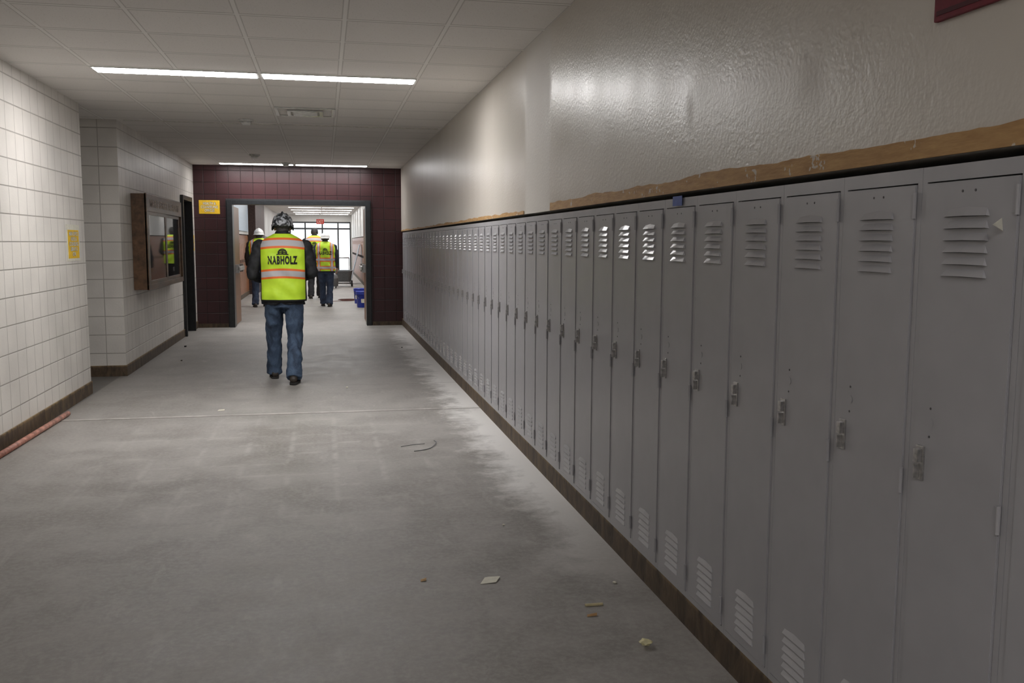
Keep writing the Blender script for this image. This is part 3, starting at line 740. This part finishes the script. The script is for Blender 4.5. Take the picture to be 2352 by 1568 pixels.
def mk_vest(name, vertical):
    m, nt, b = new_mat(name); v = OBJC(nt); p = SEP(nt, v)
    n1 = NOISE(nt, v, 9, 2)
    ax = M(nt, 'ABSOLUTE', p[0])
    c = MIX(nt, MR(nt, n1, 0.3, 0.7), (0.52, 0.80, 0.025), (0.63, 0.90, 0.045))
    zz = M(nt, 'ADD', p[2], M(nt, 'MULTIPLY', M(nt, 'MULTIPLY', ax, ax), 0.35))
    if not vertical:
        o1 = BAND(nt, zz, 1.120, 1.224); s1 = BAND(nt, zz, 1.142, 1.202)
        o2 = BAND(nt, zz, 1.440, 1.550); s2 = BAND(nt, zz, 1.463, 1.527)
        org = M(nt, 'MAXIMUM', o1, o2); sil = M(nt, 'MAXIMUM', s1, s2)
    else:
        o1 = BAND(nt, p[2], 1.10, 1.20); s1 = BAND(nt, p[2], 1.125, 1.175)
        o3 = BAND(nt, p[2], 0.91, 1.0); s3 = BAND(nt, p[2], 0.93, 0.98)
        o2 = BAND(nt, ax, 0.115, 0.20); s2 = BAND(nt, ax, 0.135, 0.18)
        org = M(nt, 'MAXIMUM', M(nt, 'MAXIMUM', o1, o3), o2); sil = M(nt, 'MAXIMUM', M(nt, 'MAXIMUM', s1, s3), s2)
    c = MIX(nt, org, c, (0.85, 0.17, 0.03))
    c = MIX(nt, sil, c, (0.50, 0.49, 0.51))
    hem = M(nt, 'MAXIMUM', MR(nt, ax, 0.226, 0.229), MR(nt, p[2], 0.893, 0.890))
    if not vertical: c = MIX(nt, hem, c, (0.012, 0.012, 0.014))
    nt.links.new(c, b.inputs['Base Color']); b.inputs['Roughness'].default_value = 0.55
    BUMP(nt, b, n1, 0.25, 0.02)
    return m
mat_vestA = mk_vest('hi_vis_vest_cloth', False); mat_vestB = mk_vest('hi_vis_vest_striped', True)

VZ = [0.872, 0.90, 1.00, 1.10, 1.20, 1.32, 1.42, 1.48, 1.52, 1.55, 1.575, 1.59]
VA = [0.238, 0.242, 0.238, 0.238, 0.243, 0.252, 0.252, 0.238, 0.210, 0.168, 0.120, 0.092]
VB = [0.158, 0.160, 0.155, 0.152, 0.155, 0.160, 0.158, 0.146, 0.128, 0.108, 0.090, 0.078]
def interp(z, T):
    if z <= VZ[0]: return T[0]
    for k in range(len(VZ)-1):
        if z <= VZ[k+1]:
            t = (z-VZ[k])/(VZ[k+1]-VZ[k]); return T[k]*(1-t)+T[k+1]*t
    return T[-1]
def wrk(x, z):
    f = max(0, min(1, (1.5-z)/0.2))
    return f*(0.008*math.sin(z*34+x*9+1.5*math.sin(x*14))+0.007*math.sin(x*33+z*7))
EXP = 2.6
def backy(x, z):
    a = interp(z, VA); bb = interp(z, VB); t = min(1, abs(x)/a)
    return -bb*(1-t**EXP)**(1/EXP)+wrk(x, z)
def make_vest(parent, mat, txt=True, small=False):
    bm = bmesh.new(); rings = []; nz = 44; ns = 72
    zs = [0.872+(1.59-0.872)*(k/nz) for k in range(nz+1)]
    for z in zs:
        a = interp(z, VA); bb = interp(z, VB); ring = []
        for k in range(ns):
            th = k/ns*2*math.pi; cx = math.cos(th); sy = math.sin(th)
            x = a*math.copysign(abs(cx)**(2/EXP), cx); y = bb*math.copysign(abs(sy)**(2/EXP), sy)
            ring.append((x, y+wrk(x, z), z))
        rings.append(ring)
    inner = [(p[0]*0.97, p[1]*0.96, p[2]+0.0) for p in rings[0]]; inner2 = [(p[0]*0.96, p[1]*0.95, p[2]+0.05) for p in rings[0]]
    loft(bm, [inner2, inner]+rings, False)
    o = finish(bm, 'safety_vest', mat, True, parent=parent)
    if txt:
        me = text_mesh('NABHOLZ', 0.305, 0.048, 0.090, char=1.18)
        for v in me.vertices:
            x, z = v.co.x, v.co.y+1.312; v.co = Vector((x, backy(x, z)-0.006, z))
        me.materials.clear(); me.materials.append(mat_black)
        t = bpy.data.objects.new('printed_lettering', me); COL.objects.link(t); t.parent = o
        bm = bmesh.new()
        def strip(pts, w):
            prev = None
            for (u, vv) in pts:
                q = [bm.verts.new((u, backy(u, zz)-0.005, zz)) for zz in (1.363+vv-w/2, 1.363+vv+w/2)]
                if prev: bm.faces.new((prev[0], q[0], q[1], prev[1]))
                prev = q
        for (hw, z0, hh, w) in ((0.062, 0.008, 0.006, 0.011), (0.050, 0.024, 0.010, 0.010), (0.047, 0.038, 0.014, 0.009), (0.038, 0.050, 0.016, 0.010)):
            strip([(hw*(k/10-1), z0+hh*(1-(k/10-1)**2)) for k in range(21)], w)
        for (u0, u1) in ((-0.046, -0.032), (0.032, 0.046), (-0.007, 0.007)):
            strip([(u0, 0.03), (u1, 0.03)], 0.03)
        finish(bm, 'printed_emblem', mat_black, parent=o)
    return o
def hand(bm, w, dr, nr, flip=1):
    w = Vector(w); dr = Vector(dr).normalized(); nr = Vector(nr); nr = (nr-dr*nr.dot(dr)).normalized(); sd = dr.cross(nr)*flip
    rot = Matrix((sd, dr, nr)).transposed().to_4x4()
    ell(bm, w+dr*0.05, (0.042, 0.055, 0.017), 2, rot); caps(bm, w, w+dr*0.04, 0.028, 0.03)
    for i, L in enumerate((0.068, 0.078, 0.072, 0.056)):
        b0 = w+dr*0.085+sd*((1.5-i)*0.022)
        b1 = b0+(dr*0.92+nr*0.38).normalized()*L*0.5; b2 = b1+(dr*0.5+nr*0.86).normalized()*L*0.5
        caps(bm, b0, b1, 0.0098, 0.009); caps(bm, b1, b2, 0.009, 0.0078)
    t0 = w+dr*0.025+sd*0.03; t1 = t0+(sd*0.75+dr*0.6+nr*0.2)*0.04; t2 = t1+(sd*0.2+dr*0.85+nr*0.4)*0.035
    caps(bm, t0, t1, 0.014, 0.011); caps(bm, t1, t2, 0.011, 0.009)
def person(loc, rotz, sc, J, opts, label, voxel=0.007, cvox=0.012):
    V = lambda k: Vector(J[k])
    bm = bmesh.new()
    hd = V('head')
    ell(bm, hd+Vector((0, -0.005, 0.025)), (0.076, 0.095, 0.092), 3); ell(bm, hd+Vector((0, 0.02, -0.04)), (0.060, 0.070, 0.075), 3)
    ell(bm, hd+Vector((0, 0.06, -0.085)), (0.03, 0.025, 0.022)); caps(bm, hd+Vector((0, 0.088, 0.01)), hd+Vector((0, 0.104, -0.025)), 0.008, 0.014)
    caps(bm, hd+Vector((-0.03, 0.084, 0.03)), hd+Vector((0.03, 0.084, 0.03)), 0.012, 0.012)
    caps(bm, hd+Vector((-0.018, 0.083, -0.055)), hd+Vector((0.018, 0.083, -0.055)), 0.008, 0.008)
    for s in (-1, 1): ell(bm, hd+Vector((s*0.080, -0.005, -0.005)), (0.012, 0.022, 0.032))
    caps(bm, hd+Vector((0, -0.015, -0.06)), Vector((0, -0.01, 1.46)), 0.055, 0.062)
    rings = []
    for z, a, bb in ((0.84, 0.13, 0.09), (0.92, 0.165, 0.115), (1.05, 0.15, 0.10), (1.2, 0.165, 0.11), (1.35, 0.185, 0.12), (1.45, 0.17, 0.10), (1.50, 0.10, 0.07)):
        rings.append([(a*math.cos(k/28*2*math.pi), bb*math.sin(k/28*2*math.pi), z) for k in range(28)])
    loft(bm, rings, True)
    for s in 'LR':
        caps(bm, V('hip'+s), V('knee'+s), 0.085, 0.056); caps(bm, V('knee'+s), V('ank'+s), 0.054, 0.036)
        a = V('ank'+s); caps(bm, a+Vector((0, -0.03, -0.04)), a+Vector((0, 0.14, -0.055)), 0.034, 0.024)
        caps(bm, V('sh'+s), V('el'+s), 0.052, 0.040); caps(bm, V('el'+s), V('wr'+s), 0.038, 0.027)
        caps(bm, Vector((0, 0, 1.42)), V('sh'+s), 0.05, 0.055)
        dr = V('wr'+s)-V('el'+s); hand(bm, V('wr'+s), dr, Vector((1 if s == 'L' else -1, 0.0, -0.2)), 1 if s == 'L' else -1)
    body = remeshed(bm, 'person', opts['skin'], voxel, 2)
    body.location = loc; body.rotation_euler = (0, 0, rotz); body.scale = (sc, sc, sc)
    tag(body, label, 'person')
    for s in (-1, 1):
        b2 = bmesh.new(); ell(b2, hd+Vector((s*0.03, 0.083, 0.012)), (0.011, 0.009, 0.008)); finish(b2, 'eye', mat_inkwhite, True, parent=body)
    bm = bmesh.new(); ell(bm, hd+Vector((0, -0.018, 0.022)), (0.081, 0.094, 0.098), 3); ell(bm, hd+Vector((0, -0.045, -0.03)), (0.066, 0.058, 0.05), 3)
    remeshed(bm, 'hair', mat_hair, 0.008, 3, 0.006, 0.02, body)
    bm = bmesh.new()
    rings = []
    for z, a, bb in ((0.80, 0.15, 0.115), (0.86, 0.182, 0.135), (0.92, 0.190, 0.140), (1.0, 0.178, 0.128)):
        rings.append([(a*math.cos(k/28*2*math.pi), bb*math.sin(k/28*2*math.pi), z) for k in range(28)])
    loft(bm, rings, True)
    for s in 'LR':
        kn = V('knee'+s); an = V('ank'+s); hp = V('hip'+s)
        caps(bm, hp, hp.lerp(kn, 0.5), 0.106, 0.097); caps(bm, hp.lerp(kn, 0.5), kn, 0.097, 0.084)
        caps(bm, kn, kn.lerp(an, 0.5), 0.084, 0.080); caps(bm, kn.lerp(an, 0.5), an+Vector((0, 0, -0.035)), 0.080, 0.084, True, False)
    remeshed(bm, 'trousers', opts['trousers'], cvox, 2, 0.036, 0.10, body)
    bm = bmesh.new(); rings = []
    for z in (0.835, 0.86, 0.95, 1.05, 1.15, 1.25, 1.35, 1.42, 1.48, 1.52, 1.55, 1.575):
        a = interp(z, VA)-0.016; bb = interp(z, VB)-0.024
        rings.append([(a*math.cos(k/32*2*math.pi), bb*math.sin(k/32*2*math.pi), z) for k in range(32)])
    loft(bm, rings, True)
    if opts.get('collar', True):
        cyl(bm, (0, -0.005, 1.52), (0, 0.015, 1.612), 0.088, 0.078, 28)
    for s in 'LR':
        sh = V('sh'+s); el = V('el'+s); wr = V('wr'+s)
        caps(bm, sh*0.8+Vector((0, 0, 1.46))*0.2, sh, 0.064, 0.076); caps(bm, sh, sh.lerp(el, 0.5), 0.078, 0.070); caps(bm, sh.lerp(el, 0.5), el, 0.070, 0.062)
        caps(bm, el, wr.lerp(el, 0.12), 0.060, 0.044, True, False)
    remeshed(bm, 'jacket', opts['jacket'], cvox, 2, 0.032, 0.07, body)
    make_vest(body, opts['vest'], opts.get('text', True))
    for s in 'LR':
        a = V('ank'+s); z0 = a.z-0.09; tilt = opts.get('tilt'+s, 0.0)
        bm = bmesh.new()
        rings = []
        for (y, hw, zt) in ((-0.085, 0.020, 0.06), (-0.075, 0.036, 0.085), (-0.03, 0.042, 0.105), (0.02, 0.042, 0.10), (0.07, 0.045, 0.075), (0.13, 0.050, 0.06), (0.18, 0.044, 0.05), (0.205, 0.025, 0.04)):
            rings.append([(hw*math.cos(k/20*2*math.pi), y, 0.022+(zt-0.022)*0.5*(1+math.sin(k/20*2*math.pi))) for k in range(20)])
        loft(bm, rings, True)
        up = finish(bm, 'shoe', mat_shoe, True, parent=body, loc=(a.x, a.y, z0))
        bm = bmesh.new()
        out = [(-0.0, -0.095), (0.036, -0.08), (0.042, -0.02), (0.040, 0.03), (0.052, 0.12), (0.047, 0.18), (0.025, 0.215)]
        loop = out+[(-x, y) for x, y in out[::-1]][:-1]
        loft(bm, [[(x, y, z) for x, y in loop] for z in (0.0, 0.024)], True)
        finish(bm, 'sole', mat_sole, False, 0.003, parent=up)
        up.rotation_euler = (tilt, 0, math.radians(-6 if s == 'R' else 6))
    kind = opts['hat']; mh = opts['hatmat']
    bm = bmesh.new(); ns = 48; rings = []
    bx, by, bz = (0.112, 0.136, 0.125) if kind != 'cap' else (0.090, 0.108, 0.095)
    for k in range(1, 13):
        ph = k/12*math.pi/2; ring = []
        for j in range(ns):
            th = j/ns*2*math.pi; x = math.cos(th)*math.sin(ph); y = math.sin(th)*math.sin(ph); z = math.cos(ph)
            rg = 0.0
            if kind != 'cap':
                rg = 0.010*math.exp(-(x/0.16)**2)*(1 if z > 0.15 else 0.3)
                if kind == 'vented': rg += 0.006*math.cos(x*16)
            ring.append((x*bx, y*by, z*bz+0.0+rg))
        rings.append(ring)
    last = rings[-1]
    if kind == 'hard':
        rings.append([(x*1.05, y*1.05, z-0.012) for x, y, z in last])
        rings.append([(x*1.15, y*(1.14 if y < 0 else 1.34), z-0.020) for x, y, z in last])
        rings.append([(x*1.14, y*(1.13 if y < 0 else 1.32), z-0.026) for x, y, z in last])
    elif kind == 'vented':
        rings.append([(x*1.01, y*1.01, z-0.022) for x, y, z in last])
        rings.append([(x*1.04, y*(1.03 if y < 0 else 1.2), z-0.028) for x, y, z in last])
        rings.append([(x*1.03, y*(1.02 if y < 0 else 1.19), z-0.034) for x, y, z in last])
    else:
        rings.append([(x*1.0, y*1.0, z-0.03) for x, y, z in last])
    rings.append([(x*0.93, y*0.93, z-0.02) for x, y, z in last]); rings.append([(x*0.92, y*0.92, z+0.03) for x, y, z in last])
    top = bm.verts.new((0, 0, bz+(0.010 if kind != 'cap' else 0)+(0.006 if kind == 'vented' else 0)))
    loops = [[bm.verts.new(p) for p in r] for r in rings]
    for j in range(ns): bm.faces.new((top, loops[0][j], loops[0][(j+1) % ns]))
    for a, b_ in zip(loops[:-1], loops[1:]):
        for j in range(ns): bm.faces.new((a[j], a[(j+1) % ns], b_[(j+1) % ns], b_[j]))
    nm = 'hard_hat' if kind != 'cap' else 'cap'
    hz = hd+Vector((0, 0.0, 0.035))
    ho = finish(bm, nm, mh, True, parent=body, loc=hz); ho.rotation_euler = (opts.get('hattilt', 0.0), 0, 0)
    if kind != 'cap':
        bm = bmesh.new(); n2 = 32
        loft(bm, [[(rx*math.cos(t/n2*2*math.pi), ry*math.sin(t/n2*2*math.pi), z) for t in range(n2)] for rx, ry, z in ((0.096, 0.118, -0.05), (0.099, 0.121, -0.05), (0.099, 0.121, -0.018), (0.096, 0.118, -0.018))], False)
        finish(bm, 'headband', mat_rubber, True, parent=ho)
        if kind == 'vented':
            bm = bmesh.new(); ell(bm, (0, -0.128, -0.035), (0.026, 0.014, 0.018))
            for s in (-1, 1): box(bm, s*0.108-0.008, s*0.108+0.008, -0.02, 0.03, -0.06, -0.005)
            finish(bm, 'adjuster', mat_rubber, True, parent=ho)
    return body

J1 = dict(head=(0, 0.045, 1.655), hipL=(-0.10, 0, 0.88), hipR=(0.10, 0, 0.88),
          kneeL=(-0.124, 0.17, 0.50), ankL=(-0.128, 0.24, 0.09), kneeR=(0.106, 0.02, 0.49), ankR=(0.095, -0.26, 0.095),
          shL=(-0.240, 0, 1.455), shR=(0.235, 0, 1.455), elL=(-0.325, -0.03, 1.16), elR=(0.305, -0.02, 1.17), wrL=(-0.20, 0.20, 1.08), wrR=(0.18, 0.21, 1.10))
person((-0.43, 10.0, 0), 0, 0.985, J1, dict(skin=mat_skin, trousers=mat_denim, jacket=mat_jacket, vest=mat_vestA, hat='vented', hatmat=mat_darkhat, hattilt=-0.15),
       'person walking in black jacket, yellow-green vest, blue jeans, dark helmet')
J2 = dict(head=(0, 0.03, 1.655), hipL=(-0.095, 0, 0.88), hipR=(0.095, 0, 0.88),
          kneeL=(-0.105, 0.04, 0.49), ankL=(-0.11, -0.14, 0.092), kneeR=(0.105, 0.14, 0.50), ankR=(0.10, 0.17, 0.09),
          shL=(-0.21, 0, 1.455), shR=(0.21, 0, 1.455), elL=(-0.27, -0.04, 1.17), elR=(0.27, -0.03, 1.17), wrL=(-0.27, 0.06, 0.93), wrR=(0.27, 0.08, 0.93))
person((-1.46, 21.7, 0), 0.05, 0.985, J2, dict(skin=mat_skin, trousers=mat_denim2, jacket=mat_jacket, vest=mat_vestB, hat='hard', hatmat=mat_hat, text=False),
       'person walking in dark jacket, striped vest, white hard hat', 0.009, 0.016)
J3 = dict(J2); J3['elL'] = (-0.30, -0.03, 1.17); J3['elR'] = (0.30, -0.03, 1.17); J3['wrL'] = (-0.18, 0.18, 1.06); J3['wrR'] = (0.18, 0.18, 1.06); J3['shL'] = (-0.235, 0, 1.45); J3['shR'] = (0.235, 0, 1.45)
person((-0.25, 24.8, 0), -0.02, 1.04, J3, dict(skin=mat_skin2, trousers=mat_trous, jacket=mat_jacket, vest=mat_vestA, hat='cap', hatmat=mat_rubber),
       'person in black cap, black jacket, safety vest and black trousers', 0.009, 0.016)
mat_shirt = simple('dark_navy_shirt', (0.02, 0.025, 0.04), 0.8)
J4 = dict(J2); J4['kneeL'] = (-0.09, 0.15, 0.50); J4['ankL'] = (-0.08, 0.17, 0.09); J4['kneeR'] = (0.095, 0.03, 0.49); J4['ankR'] = (0.08, -0.14, 0.092)
person((0.02, 21.6, 0), -0.05, 0.94, J4, dict(skin=mat_skin, trousers=mat_denim2, jacket=mat_shirt, vest=mat_vestB, hat='hard', hatmat=mat_hat),
       'person in striped vest, dark shirt, blue jeans and white hard hat', 0.009, 0.016)

# ------------------------------------------------------------ world
w = bpy.data.worlds.new('world'); scene.world = w; w.use_nodes = True
bg = w.node_tree.nodes['Background']; bg.inputs[0].default_value = (0.88, 0.94, 1.0, 1); bg.inputs[1].default_value = 2.4
